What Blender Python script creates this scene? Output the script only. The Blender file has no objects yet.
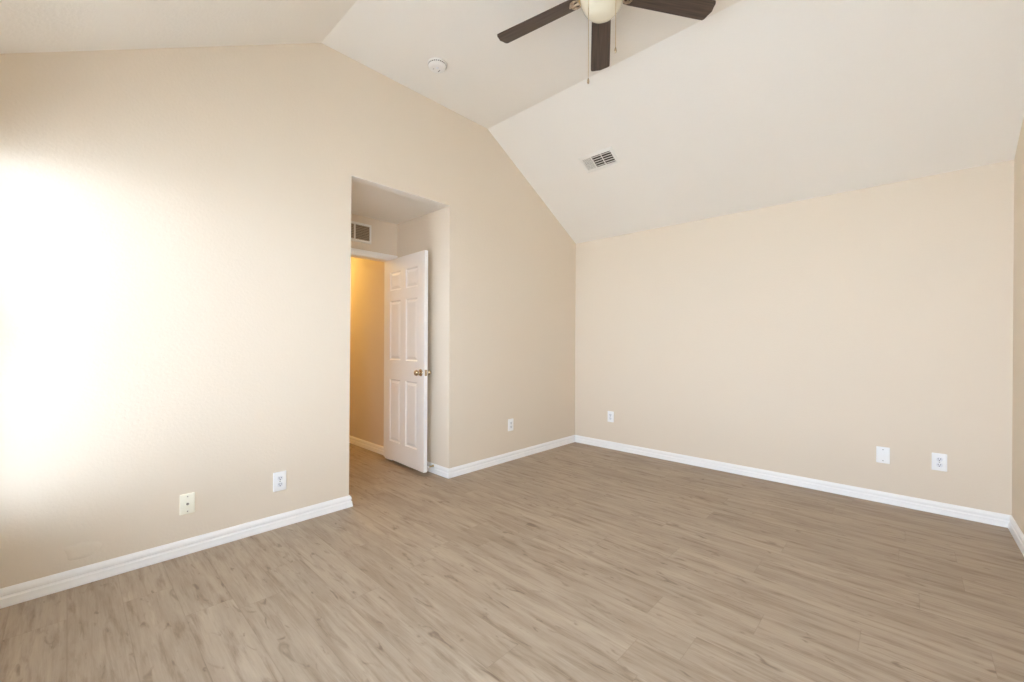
import bpy, bmesh, math, random
from mathutils import Vector, Matrix

S = bpy.context.scene
C = S.collection
PI = math.pi
R = math.radians

# ------------------------------------------------------------------ camera, world, light, exposure
H_CAM = 1.204
YAW, PITCH, ROLL = 0.756, -0.0013, 0.0053
cam_data = bpy.data.cameras.new('camera')
cam = bpy.data.objects.new('camera', cam_data)
C.objects.link(cam)
S.camera = cam
cam_data.sensor_fit = 'HORIZONTAL'
cam_data.sensor_width = 36.0
cam_data.lens = 418.8 / 1024 * 36.0
cam_data.shift_x = -0.124 / 1024
cam_data.shift_y = 3.15 / 1024
cam_data.clip_start = 0.02
_fw = Vector((-math.sin(YAW) * math.cos(PITCH), math.cos(YAW) * math.cos(PITCH), math.sin(PITCH)))
_r = Vector((math.cos(YAW), math.sin(YAW), 0))
_u = _r.cross(_fw)
_c, _s = math.cos(ROLL), math.sin(ROLL)
_r2, _u2 = _r * _c + _u * _s, _u * _c - _r * _s
cam.matrix_world = Matrix(((_r2.x, _u2.x, -_fw.x, 0), (_r2.y, _u2.y, -_fw.y, 0), (_r2.z, _u2.z, -_fw.z, H_CAM), (0, 0, 0, 1)))

SKY = 15.0
world = bpy.data.worlds.new('overcast_sky')
S.world = world
world.use_nodes = True
wt = world.node_tree
bg = wt.nodes['Background']
wtc = wt.nodes.new('ShaderNodeTexCoord')
wsp = wt.nodes.new('ShaderNodeSeparateXYZ')
wrp = wt.nodes.new('ShaderNodeValToRGB')          # hazy overcast: brightest at the horizon, duller overhead
wrp.color_ramp.elements[0].position = 0.0
wrp.color_ramp.elements[0].color = (0.80, 0.94, 1.14, 1)
wrp.color_ramp.elements[1].position = 0.75
wrp.color_ramp.elements[1].color = (0.24, 0.33, 0.45, 1)
wt.links.new(wtc.outputs['Generated'], wsp.inputs[0])
wt.links.new(wsp.outputs[2], wrp.inputs['Fac'])
wt.links.new(wrp.outputs['Color'], bg.inputs[0])
bg.inputs[1].default_value = SKY

sun_d = bpy.data.lights.new('high_sun', 'SUN')      # high sun: lights the ground outside, kept off the room by the added eave
sun_d.energy = 34.0
sun_d.angle = R(0.6)
sun_d.color = (1.0, 0.98, 0.96)
sun = bpy.data.objects.new('high_sun', sun_d)
C.objects.link(sun)
sun.rotation_euler = (R(-14), R(4), 0)

S.view_settings.view_transform = 'Standard'
S.view_settings.look = 'None'
S.view_settings.gamma = 1.0
S.view_settings.use_curve_mapping = False
S.view_settings.exposure = 0.06
try:
    S.cycles.max_bounces = 16
    S.cycles.diffuse_bounces = 10
except Exception:
    pass

# room measures (metres); camera stands at x = 0, y = 0
XA, XC = -2.979, 0.511          # left wall, right wall
YD, YB = -0.316, 4.2955         # window wall (behind), back wall
Y1, Y2 = 1.204, 2.796           # flat part of the ceiling
ZL, ZH = 2.44, 3.292            # low and high ceiling
YA1, YA2, ZAL, XK = 1.422, 2.342, 2.43, -3.857   # alcove
WT = 0.115                      # wall thickness
XE = -6.3                       # end of the hall
WIN = [(-2.88, -2.22, 0.36, 2.08), (-1.50, -0.57, 0.42, 2.08), (-0.49, 0.44, 0.42, 2.08)]      # window wall openings, second and third added to brighten the back wall (x0, x1, z0, z1)

for (x0, x1, z0, z1) in WIN:            # portals: guide the sky's light through each opening
    ld = bpy.data.lights.new('window_daylight', 'AREA')
    ld.shape = 'RECTANGLE'
    ld.size, ld.size_y = x1 - x0, z1 - z0
    ld.cycles.is_portal = True
    lo = bpy.data.objects.new('window_daylight', ld)
    C.objects.link(lo)
    lo.location = ((x0 + x1) / 2, YD - 0.09, (z0 + z1) / 2)
    lo.rotation_euler = (R(90), 0, 0)   # shines towards +Y


# ------------------------------------------------------------------ materials
def mat(name, col, rough=0.5, metal=0.0, bump=None, spec=0.5, coat=0.0):
    m = bpy.data.materials.new(name)
    m.use_nodes = True
    nt = m.node_tree
    b = nt.nodes['Principled BSDF']
    b.inputs['Base Color'].default_value = (*col, 1)
    b.inputs['Roughness'].default_value = rough
    b.inputs['Metallic'].default_value = metal
    b.inputs['Specular IOR Level'].default_value = spec
    b.inputs['Coat Weight'].default_value = coat
    tc = nt.nodes.new('ShaderNodeTexCoord')
    n = nt.nodes.new('ShaderNodeTexNoise')
    nt.links.new(tc.outputs['Object'], n.inputs['Vector'])
    n.inputs['Scale'].default_value = bump[0] if bump else 60
    n.inputs['Detail'].default_value = 4
    bp = nt.nodes.new('ShaderNodeBump')
    bp.inputs['Strength'].default_value = bump[1] if bump else 0.02
    bp.inputs['Distance'].default_value = bump[2] if bump else 0.001
    nt.links.new(n.outputs['Fac'], bp.inputs['Height'])
    nt.links.new(bp.outputs['Normal'], b.inputs['Normal'])
    return m


def srgb(r, g, b):
    return tuple(((c / 255) / 12.92 if c / 255 <= 0.04045 else ((c / 255 + 0.055) / 1.055) ** 2.4) for c in (r, g, b))


M_WALL = mat('beige_wall_paint', srgb(225, 212, 193), 0.75, bump=(75, 0.26, 0.004), spec=0.3)
M_CEIL = mat('white_ceiling_paint', srgb(240, 235, 226), 0.9, bump=(60, 0.3, 0.004), spec=0.2)
M_TRIM = mat('white_trim_paint', srgb(245, 244, 242), 0.35)
M_DOOR = mat('white_door_paint', srgb(243, 241, 237), 0.3)
M_WHITE = mat('white_plastic', srgb(244, 244, 243), 0.35)
M_DEVICE = mat('white_device_plastic', srgb(232, 233, 236), 0.3)
M_IVORY = mat('ivory_plastic', srgb(247, 243, 224), 0.35)
M_DARK = mat('dark_slot', srgb(60, 56, 52), 0.7)
M_DUCT_SHADE = mat('duct_shade_colour', srgb(70, 62, 52), 0.9)  # shade inside the ducts, put into the colour of flat plates
M_SCREW = mat('screw_metal', srgb(165, 160, 150), 0.35, 0.8)
M_KNOB = mat('antique_brass', srgb(205, 188, 160), 0.2, 1.0)
M_PEWTER = mat('pewter_metal', srgb(190, 172, 150), 0.28, 1.0)
M_GOLD = mat('brass_rim', srgb(205, 178, 120), 0.3, 1.0)
M_BOWL = mat('cream_glass', srgb(228, 220, 196), 0.22, spec=0.5, coat=0.3)
M_ALU = mat('white_enamel', srgb(236, 233, 226), 0.45)
M_LOUV_SHADED = mat('shaded_tan_louvers', srgb(186, 168, 144), 0.6)  # grille blades darkened to tan: the duct's shade is in their colour
M_SMOKE = mat('smoke_detector_plastic', srgb(236, 233, 228), 0.45)
M_FRAME = mat('window_vinyl', srgb(240, 240, 240), 0.4)
M_GROUND = mat('pale_concrete_ground', srgb(198, 203, 207), 0.95)


def wood_dark():
    m = mat('dark_walnut_blade', srgb(70, 55, 46), 0.42)
    nt = m.node_tree
    b = nt.nodes['Principled BSDF']
    tc = nt.nodes.new('ShaderNodeTexCoord')
    mp = nt.nodes.new('ShaderNodeMapping')
    mp.inputs['Scale'].default_value = (2, 45, 10)
    n = nt.nodes.new('ShaderNodeTexNoise')
    n.inputs['Scale'].default_value = 2.0
    n.inputs['Detail'].default_value = 6
    r = nt.nodes.new('ShaderNodeValToRGB')
    r.color_ramp.elements[0].position = 0.3
    r.color_ramp.elements[0].color = (*srgb(56, 42, 35), 1)
    r.color_ramp.elements[1].position = 0.7
    r.color_ramp.elements[1].color = (*srgb(88, 70, 59), 1)
    L = nt.links.new
    L(tc.outputs['Object'], mp.inputs['Vector'])
    L(mp.outputs['Vector'], n.inputs['Vector'])
    L(n.outputs['Fac'], r.inputs['Fac'])
    L(r.outputs['Color'], b.inputs['Base Color'])
    return m


M_BLADE = wood_dark()


def plank_floor():
    m = bpy.data.materials.new('greige_oak_planks')
    m.use_nodes = True
    nt = m.node_tree
    N = nt.nodes.new
    L = nt.links.new
    b = nt.nodes['Principled BSDF']

    def mth(op, a, c=None, d=None):
        n = N('ShaderNodeMath')
        n.operation = op
        for i, v in enumerate((a, c, d)):
            if v is None:
                continue
            if isinstance(v, (int, float)):
                n.inputs[i].default_value = v
            else:
                L(v, n.inputs[i])
        return n.outputs[0]

    tc = N('ShaderNodeTexCoord')
    sp = N('ShaderNodeSeparateXYZ')
    L(tc.outputs['Object'], sp.inputs[0])
    X, Y = sp.outputs[0], sp.outputs[1]
    W_, L_ = 0.178, 1.22
    yr = mth('DIVIDE', Y, W_)
    row = mth('FLOOR', yr)
    fy = mth('FRACT', yr)
    wn = N('ShaderNodeTexWhiteNoise')
    wn.noise_dimensions = '1D'
    L(row, wn.inputs['W'])
    xr = mth('ADD', mth('DIVIDE', X, L_), wn.outputs['Value'])
    col = mth('FLOOR', xr)
    fx = mth('FRACT', xr)
    cid = N('ShaderNodeCombineXYZ')
    L(row, cid.inputs[0])
    L(col, cid.inputs[1])
    wn2 = N('ShaderNodeTexWhiteNoise')
    wn2.noise_dimensions = '2D'
    L(cid.outputs[0], wn2.inputs['Vector'])
    rnd = wn2.outputs['Value']
    # per-plank shifted coordinates so that the figure breaks at each joint
    cx = N('ShaderNodeCombineXYZ')
    L(mth('ADD', X, mth('MULTIPLY', rnd, 37.0)), cx.inputs[0])
    L(mth('ADD', Y, mth('MULTIPLY', rnd, 11.0)), cx.inputs[1])

    def noise(sx, sy, scale, detail, rough=0.55, dist=0.0):
        mp = N('ShaderNodeMapping')
        mp.inputs['Scale'].default_value = (sx, sy, 1)
        L(cx.outputs[0], mp.inputs['Vector'])
        n = N('ShaderNodeTexNoise')
        n.inputs['Scale'].default_value = scale
        n.inputs['Detail'].default_value = detail
        n.inputs['Roughness'].default_value = rough
        n.inputs['Distortion'].default_value = dist
        L(mp.outputs[0], n.inputs['Vector'])
        return n.outputs['Fac']

    broad = noise(1.7, 15.0, 1.0, 5, 0.62, 0.35)        # clouds of lighter and darker wood
    grain = noise(5.0, 120.0, 1.0, 5, 0.7, 0.2)      # fine streaks
    streak = noise(3.2, 30.0, 1.0, 5, 0.65, 0.35)      # dark mineral streaks
    knot = noise(7.0, 24.0, 1.0, 3, 0.55, 0.8)
    ramp = N('ShaderNodeValToRGB')
    e = ramp.color_ramp.elements
    e[0].position, e[0].color = 0.22, (*srgb(136, 117, 96), 1)
    e[1].position, e[1].color = 0.80, (*srgb(192, 176, 156), 1)
    e2 = ramp.color_ramp.elements.new(0.5)
    e2.color = (*srgb(168, 151, 131), 1)
    v = mth('ADD', mth('MULTIPLY', broad, 0.60), mth('MULTIPLY', grain, 0.33))
    v = mth('ADD', v, mth('MULTIPLY', rnd, 0.09))
    L(v, ramp.inputs['Fac'])

    def darker(src, fac, c, amount):
        mx = N('ShaderNodeMix')
        mx.data_type = 'RGBA'
        mx.blend_type = 'MIX'
        L(mth('MULTIPLY', fac, amount), mx.inputs['Factor'])
        L(src, mx.inputs[6])
        mx.inputs[7].default_value = (*c, 1)
        return mx.outputs[2]

    def mask(src, lo, hi):
        mr = N('ShaderNodeMapRange')
        mr.interpolation_type = 'SMOOTHSTEP'
        mr.inputs['From Min'].default_value = lo
        mr.inputs['From Max'].default_value = hi
        L(src, mr.inputs['Value'])
        return mr.outputs[0]

    c = darker(ramp.outputs['Color'], mask(streak, 0.46, 0.78), srgb(118, 97, 76), 0.7)
    c = darker(c, mask(knot, 0.60, 0.74), srgb(104, 84, 66), 0.6)
    # joints between planks
    ey = mth('MINIMUM', fy, mth('SUBTRACT', 1.0, fy))
    ex = mth('MULTIPLY', mth('MINIMUM', fx, mth('SUBTRACT', 1.0, fx)), L_ / W_)
    edge = mth('MINIMUM', ey, ex)
    jm = N('ShaderNodeMapRange')
    jm.inputs['From Min'].default_value = 0.004
    jm.inputs['From Max'].default_value = 0.012
    jm.inputs['To Min'].default_value = 1.0
    jm.inputs['To Max'].default_value = 0.0
    L(edge, jm.inputs['Value'])
    c = darker(c, jm.outputs[0], srgb(112, 94, 78), 0.25)
    L(c, b.inputs['Base Color'])
    b.inputs['Roughness'].default_value = 0.5
    b.inputs['Specular IOR Level'].default_value = 0.45
    bp = N('ShaderNodeBump')
    bp.inputs['Strength'].default_value = 0.12
    bp.inputs['Distance'].default_value = 0.0015
    L(mth('SUBTRACT', grain, jm.outputs[0]), bp.inputs['Height'])
    L(bp.outputs['Normal'], b.inputs['Normal'])
    return m


M_FLOOR = plank_floor()


# ------------------------------------------------------------------ mesh helpers
def obj(name, bm, material, parent=None, smooth=False):
    bmesh.ops.recalc_face_normals(bm, faces=bm.faces[:])
    me = bpy.data.meshes.new(name)
    bm.to_mesh(me)
    bm.free()
    if smooth:
        me.shade_smooth()
        try:
            me.set_sharp_from_angle(angle=R(35))
        except Exception:
            pass
    me.materials.append(material)
    o = bpy.data.objects.new(name, me)
    C.objects.link(o)
    if parent:
        o.parent = parent
    return o


def tag(o, label, cat, group=None):
    o['label'] = label
    o['category'] = cat
    if group:
        o['group'] = group
    return o


def thing(name, label, cat, matrix, group=None):
    o = bpy.data.objects.new(name, None)
    C.objects.link(o)
    o.empty_display_size = 0.1
    o.matrix_world = matrix
    return tag(o, label, cat, group)


def struct(name, bm, m, label=None, cat=None, parent=None, smooth=False):
    o = obj(name, bm, m, parent, smooth)
    if not parent:
        o['kind'] = 'structure'
        if label:
            o['label'] = label
            o['category'] = cat
    return o


def add_box(bm, x0, x1, y0, y1, z0, z1, bevel=0.0, seg=2):
    vs = [bm.verts.new((x, y, z)) for x in (x0, x1) for y in (y0, y1) for z in (z0, z1)]
    fs = []
    for idx in ((0, 1, 3, 2), (4, 6, 7, 5), (0, 4, 5, 1), (2, 3, 7, 6), (0, 2, 6, 4), (1, 5, 7, 3)):
        fs.append(bm.faces.new([vs[i] for i in idx]))
    if bevel:
        es = list({e for f in fs for e in f.edges})
        bmesh.ops.bevel(bm, geom=es, offset=bevel, segments=seg, affect='EDGES', profile=0.5)
    return bm


def box(*a, **k):
    return add_box(bmesh.new(), *a, **k)


def add_lathe(bm, prof, seg=32, mtx=None, cap=True):
    """prof: (radius, z) points; revolved about z"""
    rings = []
    for r, z in prof:
        if r < 1e-6:
            rings.append([bm.verts.new((0, 0, z))])
        else:
            rings.append([bm.verts.new((r * math.cos(2 * PI * i / seg), r * math.sin(2 * PI * i / seg), z)) for i in range(seg)])
    for a, b in zip(rings, rings[1:]):
        for i in range(seg):
            j = (i + 1) % seg
            if len(a) == 1 and len(b) == 1:
                continue
            if len(a) == 1:
                bm.faces.new((a[0], b[i], b[j]))
            elif len(b) == 1:
                bm.faces.new((a[i], a[j], b[0]))
            else:
                bm.faces.new((a[i], a[j], b[j], b[i]))
    if cap:
        for rg in (rings[0], rings[-1]):
            if len(rg) > 1:
                bm.faces.new(rg)
    if mtx is not None:
        vs = [v for rg in rings for v in rg]
        bmesh.ops.transform(bm, matrix=mtx, verts=vs)
    return bm


def lathe(prof, seg=32, mtx=None):
    return add_lathe(bmesh.new(), prof, seg, mtx)


def add_tube(bm, pts, rad, seg=8):
    pts = [Vector(p) for p in pts]
    rings = []
    for i, p in enumerate(pts):
        t = (pts[min(i + 1, len(pts) - 1)] - pts[max(i - 1, 0)]).normalized()
        up = Vector((0, 0, 1)) if abs(t.z) < 0.9 else Vector((1, 0, 0))
        a = t.cross(up).normalized()
        b = t.cross(a)
        rr = rad[i] if isinstance(rad, (list, tuple)) else rad
        rings.append([bm.verts.new(p + (a * math.cos(2 * PI * k / seg) + b * math.sin(2 * PI * k / seg)) * rr) for k in range(seg)])
    for a, b in zip(rings, rings[1:]):
        for k in range(seg):
            j = (k + 1) % seg
            bm.faces.new((a[k], a[j], b[j], b[k]))
    bm.faces.new(rings[0])
    bm.faces.new(rings[-1])
    return bm


def prism(poly, place, d0, d1):
    """poly: list of (a, b); place(a, b, d) -> xyz; extruded from d0 to d1"""
    bm = bmesh.new()
    A = [bm.verts.new(place(a, b, d0)) for a, b in poly]
    B = [bm.verts.new(place(a, b, d1)) for a, b in poly]
    bm.faces.new(A)
    bm.faces.new(B)
    n = len(poly)
    for i in range(n):
        j = (i + 1) % n
        bm.faces.new((A[i], A[j], B[j], B[i]))
    return bm


def frame_mtx(origin, x, y, z):
    return Matrix(((x[0], y[0], z[0], origin[0]), (x[1], y[1], z[1], origin[1]), (x[2], y[2], z[2], origin[2]), (0, 0, 0, 1)))


# ------------------------------------------------------------------ the room shell
struct('floor', box(XE - 0.2, XC + 0.2, YD - 0.2, YB + 0.2, -0.12, 0.0), M_FLOOR, 'greige oak plank floor running across the empty room', 'floor')

# gable wall with the alcove opening; its opening edges are rounded
bm = prism([(YD - 0.1, -0.05), (YA1, -0.05), (YA1, ZAL + 0.0065), (YA2, ZAL + 0.0065), (YA2, -0.05), (YB + 0.1, -0.05), (YB + 0.1, ZL + 0.06),
            (Y2, ZH + 0.08), (Y1, ZH + 0.08), (YD - 0.1, ZL + 0.06)], lambda y, z, x: (x, y, z), XA, XA - WT)
ed = []
for e in bm.edges:
    a, b = e.verts[0].co, e.verts[1].co
    if abs(a.x - XA) < 1e-4 and abs(b.x - XA) < 1e-4 and YA1 - 1e-3 < min(a.y, b.y) and max(a.y, b.y) < YA2 + 1e-3 and abs(a.z - b.z) > 0.1:
        ed.append(e)
bmesh.ops.bevel(bm, geom=ed, offset=0.006, segments=4, affect='EDGES', profile=0.5)
struct('wall_left', bm, M_WALL, 'beige gable wall with the alcove opening', 'wall')

_wl = bpy.data.objects['wall_left']
bm = bmesh.new()                        # old repair: a faint skimmed patch low on the wall
_rg = []
for _f, _d in ((1.0, 0.0003), (0.88, 0.0024), (0.5, 0.0027)):
    _rg.append([bm.verts.new((XA + _d, 0.05 + _f * 0.062 * math.cos(a) * (1 + 0.18 * math.sin(3 * a + 1)), 0.165 + _f * 0.046 * math.sin(a) * (1 + 0.15 * math.cos(2 * a)))) for a in [2 * PI * k / 28 for k in range(28)]])
for P, Q in zip(_rg, _rg[1:]):
    for k in range(28):
        bm.faces.new((P[k], P[(k + 1) % 28], Q[(k + 1) % 28], Q[k]))
bm.faces.new(_rg[-1])
bm.faces.new(_rg[0])
struct('plaster_patch', bm, M_WALL, parent=_wl, smooth=True)
struct('wall_back', box(XA - WT, XC + WT, YB, YB + WT, -0.05, ZL + 0.12), M_WALL, 'plain beige back wall under the ceiling slope', 'wall')
bm = prism([(YD - 0.1, -0.05), (YB + 0.1, -0.05), (YB + 0.1, ZL + 0.06), (Y2, ZH + 0.08), (Y1, ZH + 0.08), (YD - 0.1, ZL + 0.06)],
           lambda y, z, x: (x, y, z), XC, XC + WT)
struct('wall_right', bm, M_WALL, 'beige side wall at the right edge of the photo', 'wall')

# window wall behind the camera, built as panels round the opening
bm = bmesh.new()
xs = XA - WT
for (x0, x1, z0, z1) in WIN:
    add_box(bm, xs, x0, YD - WT, YD, -0.05, ZL + 0.12)
    add_box(bm, x0, x1, YD - WT, YD, -0.05, z0)
    add_box(bm, x0, x1, YD - WT, YD, z1, ZL + 0.12)
    xs = x1
add_box(bm, xs, XC + WT, YD - WT, YD, -0.05, ZL + 0.12)
struct('wall_front', bm, M_WALL, 'beige wall with the window, behind the viewer', 'wall')

# vaulted ceiling: slope, flat, slope
sl = (ZH - ZL) / (YB - Y2)
sl0 = (ZH - ZL) / (Y1 - YD)
prof = [(YD - 0.18, ZL - 0.18 * sl0), (Y1, ZH), (Y2, ZH), (YB + 0.18, ZL - 0.18 * sl),
        (YB + 0.18, ZL + 0.10), (Y2 + 0.05, ZH + 0.22), (Y1 - 0.05, ZH + 0.22), (YD - 0.18, ZL + 0.10)]
struct('ceiling', prism(prof, lambda y, z, x: (x, y, z), XA - 0.1, XC + 0.1), M_CEIL, 'white vaulted ceiling with a flat middle between two slopes', 'ceiling')

# alcove and the hall beyond it
XR = XA - WT
struct('wall_alcove_right', box(XE, XR, YA2, YA2 + 0.1, -0.05, ZAL + 0.05), M_WALL, 'beige alcove side wall behind the open door', 'wall')
struct('wall_alcove_left', box(XE, XR, YA1 - 0.1, YA1, -0.05, ZAL + 0.05), M_WALL, 'beige near side wall of the alcove', 'wall')
soff = box(XE - 0.1, XR, YA1 - 0.1, YA2 + 0.1, ZAL + 0.004, ZAL + 0.1)
add_box(soff, XR - 0.01, XA - 0.0015, YA1 + 0.0005, YA2 - 0.0005, ZAL + 0.004, ZAL + 0.02)
struct('ceiling_alcove', soff, M_CEIL, 'low flat ceiling of the alcove', 'ceiling')
struct('wall_hall_end', box(XE - 0.1, XE, YA1 - 0.1, YA2 + 0.1, -0.05, ZAL + 0.05), M_WALL, 'beige end wall of the hall', 'wall')
DY0, DY1, DZ = 1.50, 2.281, 2.050         # doorway in the alcove's back wall
bm = bmesh.new()
add_box(bm, XK - WT, XK, YA1 - 0.02, DY0, -0.05, ZAL + 0.02)
add_box(bm, XK - WT, XK, DY1, YA2 + 0.02, -0.05, ZAL + 0.02)
add_box(bm, XK - WT, XK, DY0, DY1, DZ, ZAL + 0.02)
struct('wall_alcove_back', bm, M_WALL, 'beige wall over the doorway inside the alcove', 'wall')

# door lining and casing (moulded)
bm = bmesh.new()
add_box(bm, XK - WT - 0.002, XK + 0.002, DY0 - 0.001, DY0 + 0.004, 0, DZ)
add_box(bm, XK - WT - 0.002, XK + 0.002, DY0, DY1, DZ - 0.004, DZ + 0.001)
add_box(bm, XK - WT - 0.002, XK + 0.002, DY1 - 0.001, DY1 + 0.004, 0, DZ)
cas = [(0.0, 0.0), (0.010, 0.0), (0.012, 0.012), (0.017, 0.022), (0.017, 0.046), (0.014, 0.055), (0.0, 0.056)]
bmh = prism([(d, w) for d, w in cas], lambda d, w, y: (XK + d, y, DZ + w), DY0 - 0.056, DY1 + 0.0565)
bml = prism([(d, w) for d, w in cas], lambda d, w, z: (XK + d, DY0 - w, z), 0, DZ + 0.001)
bmr = prism([(d, w) for d, w in cas], lambda d, w, z: (XK + d, DY1 + w, z), 0, DZ + 0.001)
for b2 in (bmh, bml, bmr):
    me = bpy.data.meshes.new('tmp')
    b2.to_mesh(me)
    b2.free()
    bm.from_mesh(me)
    bpy.data.meshes.remove(me)
struct('trim_1', bm, M_TRIM, 'white casing and lining of the alcove doorway', 'door frame')

# baseboards: one moulded profile, mitred at the corners
BB = [(0, 0), (0.019, 0), (0.019, 0.010), (0.0165, 0.024), (0.0155, 0.038), (0.0110, 0.043), (0.0095, 0.049), (0.0120, 0.053), (0.0120, 0.064), (0.009, 0.073), (0.005, 0.080), (0.003, 0.083), (0, 0.083)]


def run(path, names, labels):
    """path: floor points with the room on the LEFT side of travel"""
    P = [Vector((x, y, 0)) for x, y in path]
    nrm = []
    for a, b in zip(P, P[1:]):
        t = (b - a).normalized()
        nrm.append(Vector((-t.y, t.x, 0)))
    mit = []
    for i in range(len(P)):
        if i == 0:
            mit.append(nrm[0])
        elif i == len(P) - 1:
            mit.append(nrm[-1])
        else:
            s = nrm[i - 1] + nrm[i]
            mit.append(s / (s.dot(nrm[i])))
    for i, nm in enumerate(names):
        bm = bmesh.new()
        A = [bm.verts.new(P[i] + mit[i] * d + Vector((0, 0, z))) for d, z in BB]
        B = [bm.verts.new(P[i + 1] + mit[i + 1] * d + Vector((0, 0, z))) for d, z in BB]
        bm.faces.new(A)
        bm.faces.new(B)
        for k in range(len(BB)):
            j = (k + 1) % len(BB)
            bm.faces.new((A[k], A[j], B[j], B[k]))
        struct(nm, bm, M_TRIM, labels[i], 'baseboard')


# right-hand run: from the alcove's back right corner round the room and back to the alcove's left
run([(XK + 0.018, YA1), (XA, YA1), (XA, YD), (XC, YD), (XC, YB), (XA, YB), (XA, YA2), (XK + 0.018, YA2)],
    ['baseboard_alcove_left', 'baseboard_left', 'baseboard_front', 'baseboard_right', 'baseboard_back', 'baseboard_left_far', 'baseboard_alcove_right'],
    ['white baseboard on the near side of the alcove', 'long white baseboard on the gable wall left of the alcove', 'white baseboard under the window behind the viewer',
     'white baseboard at the right edge of the photo', 'white baseboard along the plain back wall', 'white baseboard between the alcove and the back corner',
     'short white baseboard behind the open door'])
run([(XK - WT - 0.01, YA2), (XE, YA2)], ['baseboard_hall'], ['white baseboard in the amber-lit hall'])

# unseen windows behind the viewer, the last two added for light: frame, sash rails, sill
for i, (x0, x1, z0, z1) in enumerate(WIN):
    bm = bmesh.new()
    w, y0, y1 = 0.035, YD - WT + 0.005, YD - WT + 0.05
    add_box(bm, x0, x0 + w, y0, y1, z0, z1)
    add_box(bm, x1 - w, x1, y0, y1, z0, z1)
    add_box(bm, x0 + w, x1 - w, y0, y1, z0, z0 + w)
    add_box(bm, x0 + w, x1 - w, y0, y1, z1 - w, z1)
    add_box(bm, x0 + w, x1 - w, y0 + 0.005, y1 - 0.005, (z0 + z1) / 2 - 0.018, (z0 + z1) / 2 + 0.018)
    wo = struct('window_%d' % (i + 1), bm, M_FRAME, 'unseen white sash window in the wall behind the viewer', 'window')
    struct('window_sill', box(x0 - 0.03, x1 + 0.03, YD - WT + 0.05, YD + 0.025, z0 - 0.02, z0, bevel=0.004), M_TRIM, parent=wo)
struct('ground_outside', box(-14, 12, -20, YD - 0.35, -0.5, -0.3), M_GROUND, 'pale ground outside the window', 'ground')

# slatted blind in the first window, slats tilted half shut
x0, x1, z0, z1 = WIN[0]
bm = bmesh.new()
n = int((z1 - z0 - 0.09) / 0.040)
for i in range(n):
    zc = z0 + 0.045 + 0.040 * i
    t = R(13)
    cy, cz = 0.0225 * math.cos(t), 0.0225 * math.sin(t)
    A = [bm.verts.new((xx, YD - 0.030 + sy * cy, zc + sy * cz + dz_)) for xx in (x0 + 0.004, x1 - 0.004) for sy in (-1, 1) for dz_ in (-0.001, 0.001)]
    for idx in ((0, 1, 3, 2), (4, 6, 7, 5), (0, 4, 5, 1), (2, 3, 7, 6), (0, 2, 6, 4), (1, 5, 7, 3)):
        bm.faces.new([A[q] for q in idx])
add_box(bm, x0 + 0.003, x1 - 0.003, YD - 0.055, YD - 0.005, z1 - 0.045, z1 - 0.002)
struct('blind', bm, M_FRAME, parent=bpy.data.objects['window_1'])
struct('added_eave', box(XA - 1.0, XC + 1.0, YD - WT - 0.75, YD - WT, 2.46, 2.60), M_FRAME, 'unseen eave added outside the windows to cut high sky light', 'eave')  # added out of view to block the high sky

# ------------------------------------------------------------------ the open six-panel door
HX, HY = -3.935, 2.243
FX, FY = -3.170, 2.207
dl = math.hypot(FX - HX, FY - HY)
dx = Vector(((FX - HX) / dl, (FY - HY) / dl, 0))
dn = Vector((-dx.y, dx.x, 0))           # towards the alcove wall (away from the viewer)
DB, DT, TH = 0.032, 2.045, 0.035
door = bpy.data.objects.new('door_1', None)
C.objects.link(door)
door.matrix_world = frame_mtx((HX, HY, 0), dx, dn, (0, 0, 1))
door['kind'] = 'structure'
door['label'] = 'white six-panel door standing open against the alcove wall'
door['category'] = 'door'


def panel_face(bm, w, z0, z1, cols, rows, y, sgn):
    """one moulded face of the door at depth y; sgn points into the leaf"""
    xs = sorted({0, w, *[c for p in cols for c in p]})
    zs = sorted({z0, z1, *[c for p in rows for c in p]})

    def quad(pts):
        bm.faces.new([bm.verts.new(p) for p in pts])
    for xa, xb in zip(xs, xs[1:]):
        for za, zb in zip(zs, zs[1:]):
            if (xa, xb) in cols and (za, zb) in rows:
                steps = [(0, 0), (0.010, 0.009), (0.016, 0.010), (0.040, 0.003), (0.043, 0.003)]
                for (i0, d0), (i1, d1) in zip(steps, steps[1:]):
                    o0 = [(xa + i0, y + sgn * d0, za + i0), (xb - i0, y + sgn * d0, za + i0), (xb - i0, y + sgn * d0, zb - i0), (xa + i0, y + sgn * d0, zb - i0)]
                    o1 = [(xa + i1, y + sgn * d1, za + i1), (xb - i1, y + sgn * d1, za + i1), (xb - i1, y + sgn * d1, zb - i1), (xa + i1, y + sgn * d1, zb - i1)]
                    for k in range(4):
                        j = (k + 1) % 4
                        quad((o0[k], o0[j], o1[j], o1[k]))
                quad(o1)
            else:
                quad(((xa, y, za), (xb, y, za), (xb, y, zb), (xa, y, zb)))


bm = bmesh.new()
cols = [(0.125, 0.335), (0.435, 0.645)]
rows = [(0.217, 0.842), (1.035, 1.627), (1.73, 1.915)]
panel_face(bm, dl, DB, DT, cols, rows, 0.0, 1)
panel_face(bm, dl, DB, DT, cols, rows, TH, -1)
for xe in (0, dl):
    bm.faces.new([bm.verts.new(p) for p in ((xe, 0, DB), (xe, TH, DB), (xe, TH, DT), (xe, 0, DT))])
for ze in (DB, DT):
    bm.faces.new([bm.verts.new(p) for p in ((0, 0, ze), (dl, 0, ze), (dl, TH, ze), (0, TH, ze))])
bmesh.ops.remove_doubles(bm, verts=bm.verts[:], dist=1e-5)
obj('door_leaf', bm, M_DOOR, door)

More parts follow.
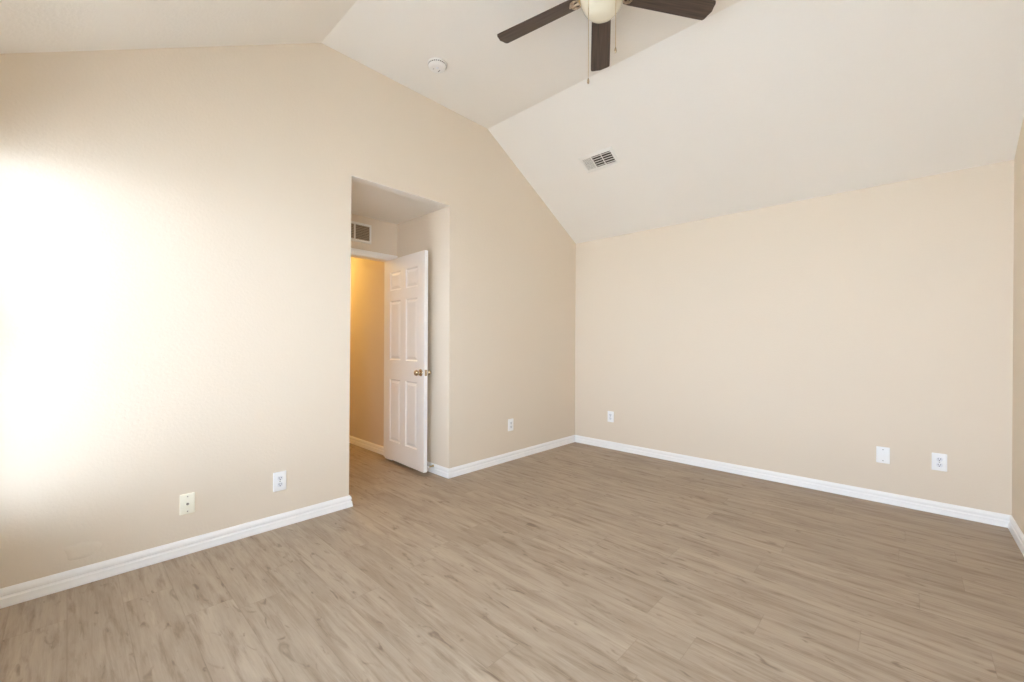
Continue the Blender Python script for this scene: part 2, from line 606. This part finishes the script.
KX, KZ = dl - 0.056, 0.934
ball = [(0.0, 0.066), (0.010, 0.0655), (0.019, 0.062), (0.0255, 0.054), (0.027, 0.046), (0.0245, 0.038), (0.018, 0.032), (0.0125, 0.028), (0.0115, 0.014), (0.0125, 0.010)]
rose = [(0.014, 0.011), (0.024, 0.010), (0.031, 0.006), (0.033, 0.002), (0.033, 0.0)]
for sgn, y in ((-1, 0.0), (1, TH)):
    m = Matrix.Translation((KX, y, KZ)) @ Matrix.Rotation(R(90) * (1 if sgn < 0 else -1), 4, 'X')
    k = obj('knob', lathe(ball, 24, m), M_KNOB, door, smooth=True)
    k['label'] = 'antique brass door knob'
    rr = obj('rose', lathe(rose, 24, m), M_KNOB, k, smooth=True)
obj('latch_plate', box(dl - 0.0005, dl + 0.0012, 0.006, TH - 0.006, KZ - 0.028, KZ + 0.028), M_KNOB, door)
for hz in (0.25, 1.03, 1.80):
    bm = bmesh.new()
    add_lathe(bm, [(0.006, hz - 0.045), (0.006, hz + 0.045)], 12, Matrix.Translation((0.002, TH + 0.002, 0)))
    obj('hinge', bm, M_KNOB, door, smooth=True)

# spring door stop on the baseboard behind the door
ds = thing('door_stop', 'small spring door stop on the baseboard behind the open door', 'door stop',
           frame_mtx((-3.195, YA2 - 0.0115, 0.066), (1, 0, 0), (0, 0, 1), (0, -1, 0)))
obj('base', lathe([(0.011, 0.0), (0.011, 0.003), (0.007, 0.008), (0.005, 0.010)], 16), M_GOLD, ds, smooth=True)
pts = []
for i in range(12 * 9 + 1):
    a = 2 * PI * i / 12
    pts.append((0.0055 * math.cos(a), 0.0055 * math.sin(a), 0.010 + 0.042 * i / (12 * 9)))
obj('spring', add_tube(bmesh.new(), pts, 0.0016, 6), M_GOLD, ds, smooth=True)
obj('rubber_tip', lathe([(0.0065, 0.050), (0.009, 0.053), (0.009, 0.062), (0.007, 0.066), (0, 0.067)], 16), M_WHITE, ds, smooth=True)

# ------------------------------------------------------------------ wall plates
# local frame of a plate: x to the right as one faces it, y up, z out of the wall
def wall_frame(where, a, z):
    if where == 'left':
        return frame_mtx((XA, a, z), (0, 1, 0), (0, 0, 1), (1, 0, 0))
    return frame_mtx((a, YB, z), (1, 0, 0), (0, 0, 1), (0, -1, 0))


def plate_mesh(w, h, t=0.0065):
    bm = bmesh.new()
    rings = []
    for ins, z in ((0, 0), (0, t * 0.45), (0.0022, t * 0.85), (0.005, t)):
        ring = []
        hw, hh, rad = w / 2 - ins, h / 2 - ins, max(0.004 - ins * 0.3, 0.001)
        for cx, cy, a0 in ((hw - rad, hh - rad, 0), (-hw + rad, hh - rad, 90), (-hw + rad, -hh + rad, 180), (hw - rad, -hh + rad, 270)):
            for k in range(4):
                a = R(a0 + 30 * k)
                ring.append(bm.verts.new((cx + rad * math.cos(a), cy + rad * math.sin(a), z)))
        rings.append(ring)
    for p, q in zip(rings, rings[1:]):
        n = len(p)
        for k in range(n):
            bm.faces.new((p[k], p[(k + 1) % n], q[(k + 1) % n], q[k]))
    bm.faces.new(rings[0])
    bm.faces.new(rings[-1])
    return bm


def screw(parent, x, y, z):
    bm = lathe([(0.0034, 0), (0.0032, 0.0008), (0.0022, 0.0013), (0, 0.0014)], 16, Matrix.Translation((x, y, z)))
    s = obj('screw', bm, M_SCREW, parent, smooth=True)
    obj('slot', box(x - 0.0028, x + 0.0028, y - 0.0005, y + 0.0005, z + 0.0011, z + 0.0017), M_DARK, s)


def receptacle_mesh(y):
    """rounded device face with flattened top and bottom"""
    bm = bmesh.new()
    out = []
    for k in range(40):
        a = 2 * PI * k / 40
        out.append((0.0172 * math.cos(a), max(-0.0138, min(0.0138, 0.0172 * math.sin(a)))))
    A = [bm.verts.new((p[0], y + p[1], 0.004)) for p in out]
    B = [bm.verts.new((p[0], y + p[1], 0.0076)) for p in out]
    D = [bm.verts.new((p[0] * 0.94, y + p[1] * 0.94, 0.0082)) for p in out]
    for P, Q in ((A, B), (B, D)):
        for k in range(40):
            bm.faces.new((P[k], P[(k + 1) % 40], Q[(k + 1) % 40], Q[k]))
    bm.faces.new(A)
    bm.faces.new(D)
    return bm


def make_outlet(label, where, a, z, group='white duplex outlets'):
    t = thing('power_outlet', label, 'outlet', wall_frame(where, a, z), group)
    obj('plate', plate_mesh(0.079, 0.124), M_WHITE, t, smooth=True)
    for y in (0.0205, -0.0205):
        r = obj('receptacle', receptacle_mesh(y), M_DEVICE, t, smooth=True)
        obj('slot', box(-0.0076, -0.0050, y - 0.0015, y + 0.0085, 0.0079, 0.0086), M_DARK, r)
        obj('slot', box(0.0050, 0.0076, y - 0.0005, y + 0.0080, 0.0079, 0.0086), M_DARK, r)
        obj('ground_hole', lathe([(0.003, 0.0079), (0.003, 0.0086)], 14, Matrix.Translation((0, y - 0.0075, 0))), M_DARK, r)
    screw(t, 0, 0, 0.0065)
    return t


make_outlet('white duplex outlet on the gable wall, near the ivory cable plate', 'left', 0.952, 0.297)
make_outlet('small white outlet between the alcove and the back corner', 'left', 3.143, 0.364)
make_outlet('white outlet on the back wall close to the far corner', 'back', -2.482, 0.368)
make_outlet('white duplex outlet on the back wall, right of the blank plate', 'back', 0.173, 0.370)

cp = thing('cable_plate', 'ivory cable jack plate low on the gable wall, leftmost of the wall plates', 'wall plate', wall_frame('left', 0.469, 0.283))
obj('plate', plate_mesh(0.070, 0.114, 0.0085), M_IVORY, cp, smooth=True)
screw(cp, 0, 0.042, 0.0085)
screw(cp, 0, -0.042, 0.0085)
bm = bmesh.new()
add_lathe(bm, [(0.0075, 0.0085), (0.0075, 0.011), (0.0065, 0.0115)], 6)
cj = obj('cable_jack', bm, M_SCREW, cp)
obj('thread', lathe([(0.0048, 0.011), (0.0048, 0.018), (0.0042, 0.019), (0.002, 0.019), (0.002, 0.0165), (0, 0.0165)], 18), M_SCREW, cj, smooth=True)

bp_ = thing('blank_plate', 'blank white cover plate on the back wall, without sockets', 'wall plate', wall_frame('back', -0.130, 0.364))
obj('plate', plate_mesh(0.079, 0.124), M_WHITE, bp_, smooth=True)
screw(bp_, 0, 0.042, 0.0065)
screw(bp_, 0, -0.042, 0.0065)


# ------------------------------------------------------------------ grilles
def blades_x(bm, x0, x1, y0, y1, n, z, chord, tilt, th=0.0012):
    """n blades running along x between y0 and y1, tilted about x"""
    for i in range(n):
        yc = y0 + (y1 - y0) * (i + 0.5) / n
        cy, cz = math.cos(tilt) * chord / 2, math.sin(tilt) * chord / 2
        ny, nz = -math.sin(tilt) * th / 2, math.cos(tilt) * th / 2
        prof = [(yc - cy - ny, z - cz - nz), (yc + cy - ny, z + cz - nz), (yc + cy + ny, z + cz + nz), (yc - cy + ny, z - cz + nz)]
        A = [bm.verts.new((x0, p[0], p[1])) for p in prof]
        B = [bm.verts.new((x1, p[0], p[1])) for p in prof]
        bm.faces.new(A)
        bm.faces.new(B)
        for k in range(4):
            j = (k + 1) % 4
            bm.faces.new((A[k], A[j], B[j], B[k]))
    return bm


def blades_y(bm, x0, x1, y0, y1, n, z, chord, tilt, th=0.0012):
    for i in range(n):
        xc = x0 + (x1 - x0) * (i + 0.5) / n
        cx, cz = math.cos(tilt) * chord / 2, math.sin(tilt) * chord / 2
        nx, nz = -math.sin(tilt) * th / 2, math.cos(tilt) * th / 2
        prof = [(xc - cx - nx, z - cz - nz), (xc + cx - nx, z + cz - nz), (xc + cx + nx, z + cz + nz), (xc - cx + nx, z - cz + nz)]
        A = [bm.verts.new((p[0], y0, p[1])) for p in prof]
        B = [bm.verts.new((p[0], y1, p[1])) for p in prof]
        bm.faces.new(A)
        bm.faces.new(B)
        for k in range(4):
            j = (k + 1) % 4
            bm.faces.new((A[k], A[j], B[j], B[k]))
    return bm


def frame_mesh(w, h, iw, ih, t, lip=0.004, oy=0.0):
    """flat face frame with a sloping outer edge and an opening"""
    bm = bmesh.new()
    loops = []
    for hw, hh, z in ((w / 2, h / 2, 0), (w / 2, h / 2, 0.002), (w / 2 - lip * 2.5, h / 2 - lip * 2.5, t), (iw / 2, ih / 2, t), (iw / 2, ih / 2, 0.001)):
        loops.append([bm.verts.new((sx * hw, sy * hh, z)) for sx, sy in ((1, 1), (-1, 1), (-1, -1), (1, -1))])
    for P, Q in zip(loops, loops[1:]):
        for k in range(4):
            j = (k + 1) % 4
            bm.faces.new((P[k], P[j], Q[j], Q[k]))
    P, Q = loops[-1], loops[0]
    for k in range(4):
        j = (k + 1) % 4
        bm.faces.new((P[k], P[j], Q[j], Q[k]))
    return bm


# supply register on the ceiling slope: local x along the room, y down the slope, z into the room
tv = Vector((0, YB - Y2, ZL - ZH)).normalized()
nv = Vector((1, 0, 0)).cross(tv)         # points down into the room?
if nv.z > 0:
    nv = -nv
ax = tv.cross(nv)
vo = Vector((-2.121, Y2, ZH)) + tv * 0.7245
cr = thing('ceiling_vent', 'white louvred air vent on the sloping ceiling', 'vent', frame_mtx(vo, ax, tv, nv))
sx = 1 if ax.x > 0 else -1
obj('frame', frame_mesh(0.362, 0.190, 0.300, 0.126, 0.0065), M_ALU, cr)
obj('duct_shade_plate', box(-0.152, 0.152, -0.065, 0.065, 0.0, 0.0015), M_DUCT_SHADE, cr)  # flat dark plate painted as duct shade, no hole behind
for xx in (-0.052, 0.048):
    obj('divider', box(sx * xx - 0.0035, sx * xx + 0.0035, -0.063, 0.063, 0.0015, 0.0067), M_ALU, cr)
secs = [(-0.150, -0.0555), (-0.0485, 0.0445), (0.0515, 0.150)]
for i, (a, b) in enumerate(secs):
    a, b = (a, b) if sx > 0 else (-b, -a)
    bm = bmesh.new()
    if i == 0:
        blades_y(bm, a, b, -0.062, 0.062, 11, 0.0047, 0.0100, R(27) * sx)
    else:
        blades_x(bm, a, b, -0.063, 0.063, 5, 0.0044, 0.0130, R(-27))
    obj('louvers', bm, M_ALU, cr)

# transfer grille over the alcove doorway: local x along +y, y up, z into the alcove
g_w, g_h = 0.500, 0.188
gr = thing('wall_grille', 'white framed air grille over the alcove doorway', 'vent',
           frame_mtx((XK, 2.054 - g_w / 2, 2.271), (0, 1, 0), (0, 0, 1), (1, 0, 0)))
obj('frame', frame_mesh(g_w, g_h, g_w - 0.046, g_h - 0.046, 0.012, 0.002), M_ALU, gr)
obj('duct_shade_plate', box(-g_w / 2 + 0.022, g_w / 2 - 0.022, -g_h / 2 + 0.022, g_h / 2 - 0.022, 0, 0.001), M_DUCT_SHADE, gr)
iw = g_w - 0.046
for k in (1, 2):
    xm = -iw / 2 + iw * k / 3
    obj('divider', box(xm - 0.007, xm + 0.007, -g_h / 2 + 0.023, g_h / 2 - 0.023, 0.001, 0.0115), M_ALU, gr)
for k in range(3):
    a, b = -iw / 2 + iw * k / 3 + (0.007 if k else 0), -iw / 2 + iw * (k + 1) / 3 - (0.007 if k < 2 else 0)
    obj('louvers', blades_x(bmesh.new(), a, b, -g_h / 2 + 0.023, g_h / 2 - 0.023, 9, 0.006, 0.0125, R(48), 0.001), M_LOUV_SHADED, gr)

# smoke detector on the flat ceiling: local z points down
sd = thing('smoke_detector', 'round white smoke detector on the flat ceiling above the alcove', 'smoke detector',
           frame_mtx((-2.563, 1.888, ZH), (1, 0, 0), (0, -1, 0), (0, 0, -1)))
obj('base', lathe([(0.072, 0.0), (0.073, 0.004), (0.072, 0.012), (0.068, 0.013)], 48), M_SMOKE, sd, smooth=True)
obj('cover', lathe([(0.066, 0.012), (0.067, 0.020), (0.063, 0.030), (0.054, 0.037), (0.040, 0.040), (0.0, 0.041)], 48), M_SMOKE, sd, smooth=True)
bm = bmesh.new()
for k in range(28):
    a0, a1 = 2 * PI * k / 28, 2 * PI * (k + 0.6) / 28
    vs = []
    for a, zz, rr in ((a0, 0.0135, 0.0670), (a1, 0.0135, 0.0670), (a1, 0.0195, 0.0677), (a0, 0.0195, 0.0677)):
        vs.append(bm.verts.new((rr * math.cos(a), rr * math.sin(a), zz)))
    vi = [bm.verts.new((v.co.x * 0.97, v.co.y * 0.97, v.co.z)) for v in vs]
    bm.faces.new(vs)
    bm.faces.new(vi)
    for q in range(4):
        bm.faces.new((vs[q], vs[(q + 1) % 4], vi[(q + 1) % 4], vi[q]))
obj('sensor_slots', bm, M_DARK, sd)
obj('test_button', lathe([(0.011, 0.039), (0.011, 0.0425), (0.009, 0.0435), (0, 0.0437)], 24, Matrix.Translation((0.012, 0.010, 0))), M_DEVICE, sd, smooth=True)
obj('sounder_slot', box(-0.020, 0.004, -0.024, -0.019, 0.039, 0.0412), M_DARK, sd)
obj('indicator_lamp', lathe([(0.003, 0.039), (0.003, 0.0418), (0, 0.042)], 12, Matrix.Translation((-0.018, 0.022, 0))), M_DARK, sd, smooth=True)

# ------------------------------------------------------------------ ceiling fan (hugger type with a bowl light)
FX0, FY0, ZBL = -1.220, 1.993, 3.131
fan = thing('ceiling_fan', 'dark five-blade ceiling fan with a cream bowl light', 'ceiling fan', Matrix.Translation((FX0, FY0, ZH)))
dz = -ZH
obj('motor_housing', lathe([(0.085, 0.0), (0.098, -0.010), (0.100, -0.030), (0.128, -0.050), (0.135, -0.075), (0.130, -0.118), (0.110, -0.135), (0.060, -0.138), (0, -0.138)], 48), M_PEWTER, fan, smooth=True)
obj('switch_housing', lathe([(0.058, -0.136), (0.066, -0.150), (0.066, -0.172), (0.060, -0.180), (0.0, -0.180)], 40), M_PEWTER, fan, smooth=True)
obj('light_rim', lathe([(0.060, -0.172), (0.100, -0.175), (0.119, -0.179), (0.125, -0.185), (0.125, -0.192), (0.120, -0.196), (0.113, -0.193)], 48), M_GOLD, fan, smooth=True)
bowl = []
for k in range(13):
    a = R(90) * k / 12
    bowl.append((0.118 * math.cos(a) ** 0.85 if k < 12 else 0.0, -0.186 - 0.119 * math.sin(a)))
obj('light_bowl', lathe(bowl, 48), M_BOWL, fan, smooth=True)

HW = 0.0640
# azimuth, pitch and droop of each blade (they are bent a little differently)
BLADES = [(193.83, -0.226, 0.062), (122.29, -0.164, 0.021), (51.44, -0.058, 0.054), (-21.5, -0.12, 0.045), (-93.5, -0.15, 0.045)]


def blade_mesh():
    """blade along +x with rounded tip, slightly wider outside; z is its thickness"""
    bm = bmesh.new()
    x0, x1 = 0.142, 0.651
    top, n = [], 10
    pts = [(x0, 0.051), (x0 + 0.03, 0.0555), (0.40, 0.060), (0.585, HW)]
    cr_ = 0.030
    pts += [(x1 - 0.024, HW)]
    for k in range(1, n + 1):
        a = R(90) * k / n
        pts.append((x1 - 0.024 + 0.016 * math.sin(a), HW - cr_ + cr_ * math.cos(a)))
    pts += [(x1, 0.0)]
    outline = pts + [(x, -y) for x, y in reversed(pts[:-1])]
    A = [bm.verts.new((x, y, -0.003)) for x, y in outline]
    B = [bm.verts.new((x, y, 0.003)) for x, y in outline]
    bm.faces.new(A)
    bm.faces.new(B)
    m_ = len(outline)
    for k in range(m_):
        j = (k + 1) % m_
        bm.faces.new((A[k], A[j], B[j], B[k]))
    return bm


def bracket_mesh():
    """blade iron: an arm from the motor that forks into scrolls under the blade root"""
    bm = bmesh.new()
    add_tube(bm, [(0.080, 0, 0.020), (0.100, 0, 0.006), (0.120, 0, -0.006), (0.140, 0, -0.0085)], [0.011, 0.010, 0.009, 0.008], 10)
    for s in (1, -1):
        add_tube(bm, [(0.112, 0, -0.006), (0.122, s * 0.014, -0.008), (0.136, s * 0.032, -0.0085), (0.154, s * 0.038, -0.008), (0.172, s * 0.030, -0.0075),
                      (0.178, s * 0.016, -0.007), (0.168, s * 0.008, -0.007), (0.158, s * 0.014, -0.007), (0.160, s * 0.024, -0.007)], 0.0052, 8)
        add_tube(bm, [(0.114, s * 0.002, -0.006), (0.112, s * 0.018, -0.008), (0.120, s * 0.028, -0.008), (0.130, s * 0.020, -0.008)], 0.0042, 8)
    add_tube(bm, [(0.138, 0, -0.0085), (0.165, 0, -0.0075), (0.190, 0, -0.0065)], [0.008, 0.006, 0.0045], 8)
    for x, y in ((0.156, 0.036), (0.156, -0.036), (0.186, 0.0)):
        add_lathe(bm, [(0.006, -0.012), (0.006, -0.002)], 10, Matrix.Translation((x, y, 0)))
    return bm


bl0 = br0 = None
for k, (az, pit, droop) in enumerate(BLADES):
    mw = Matrix.Translation((0, 0, ZBL - ZH)) @ Matrix.Rotation(R(az), 4, 'Z') @ Matrix.Rotation(droop, 4, 'Y') @ Matrix.Rotation(pit, 4, 'X')
    if k == 0:
        bl0 = obj('blade', blade_mesh(), M_BLADE, fan)
        br0 = obj('blade_bracket', bracket_mesh(), M_PEWTER, bl0, smooth=True)
        bl0['label'] = 'dark walnut fan blade'
        b_ = bl0
    else:
        b_ = bl0.copy()
        C.objects.link(b_)
        q = br0.copy()
        C.objects.link(q)
        q.parent = b_
        b_.parent = fan
    b_.matrix_local = mw


def pull_chain(px, py, ztop, zend):
    bm = bmesh.new()
    n = int((ztop - zend) / 0.0065)
    add_tube(bm, [(px, py, ztop), (px, py, zend)], 0.0009, 6)
    for i in range(n):
        m = Matrix.Translation((px, py, ztop - 0.0065 * i))
        add_lathe(bm, [(0, 0.0019), (0.0016, 0.001), (0.0019, 0), (0.0016, -0.001), (0, -0.0019)], 6, m)
    c = obj('pull_chain', bm, M_GOLD, fan, smooth=True)
    obj('pull_knob', lathe([(0.002, zend + 0.002), (0.0045, zend - 0.004), (0.0065, zend - 0.016), (0.0055, zend - 0.024), (0.002, zend - 0.028), (0, zend - 0.0285)], 14,
                           Matrix.Translation((px, py, 0))), M_KNOB, c, smooth=True)


# the chains leave the switch housing on the viewer's two sides
rv = Vector((math.cos(YAW), math.sin(YAW), 0))
fv = Vector((-math.sin(YAW), math.cos(YAW), 0))
a = rv * -0.089 + fv * -0.095
pull_chain(a.x, a.y, -0.190, -0.700)
a = rv * 0.047 + fv * -0.120
pull_chain(a.x, a.y, -0.190, -0.555)

# ------------------------------------------------------------------ lamp in the hall (round ceiling dome)
hl = thing('hall_lamp', 'round ceiling dome lamp lighting the hall amber', 'ceiling lamp', frame_mtx((-5.25, 1.88, ZAL), (1, 0, 0), (0, -1, 0), (0, 0, -1)))
obj('base', lathe([(0.15, 0), (0.15, 0.02), (0.14, 0.025)], 32), M_GOLD, hl, smooth=True)
m_l = bpy.data.materials.new('lit_amber_glass')
m_l.use_nodes = True
_b = m_l.node_tree.nodes['Principled BSDF']
_b.inputs['Base Color'].default_value = (0.9, 0.75, 0.5, 1)
_b.inputs['Emission Color'].default_value = (1.0, 0.67, 0.19, 1)
_b.inputs['Emission Strength'].default_value = 54.0
obj('dome', lathe([(0.14, 0.025), (0.13, 0.05), (0.10, 0.075), (0.05, 0.092), (0, 0.097)], 32), m_l, hl, smooth=True)
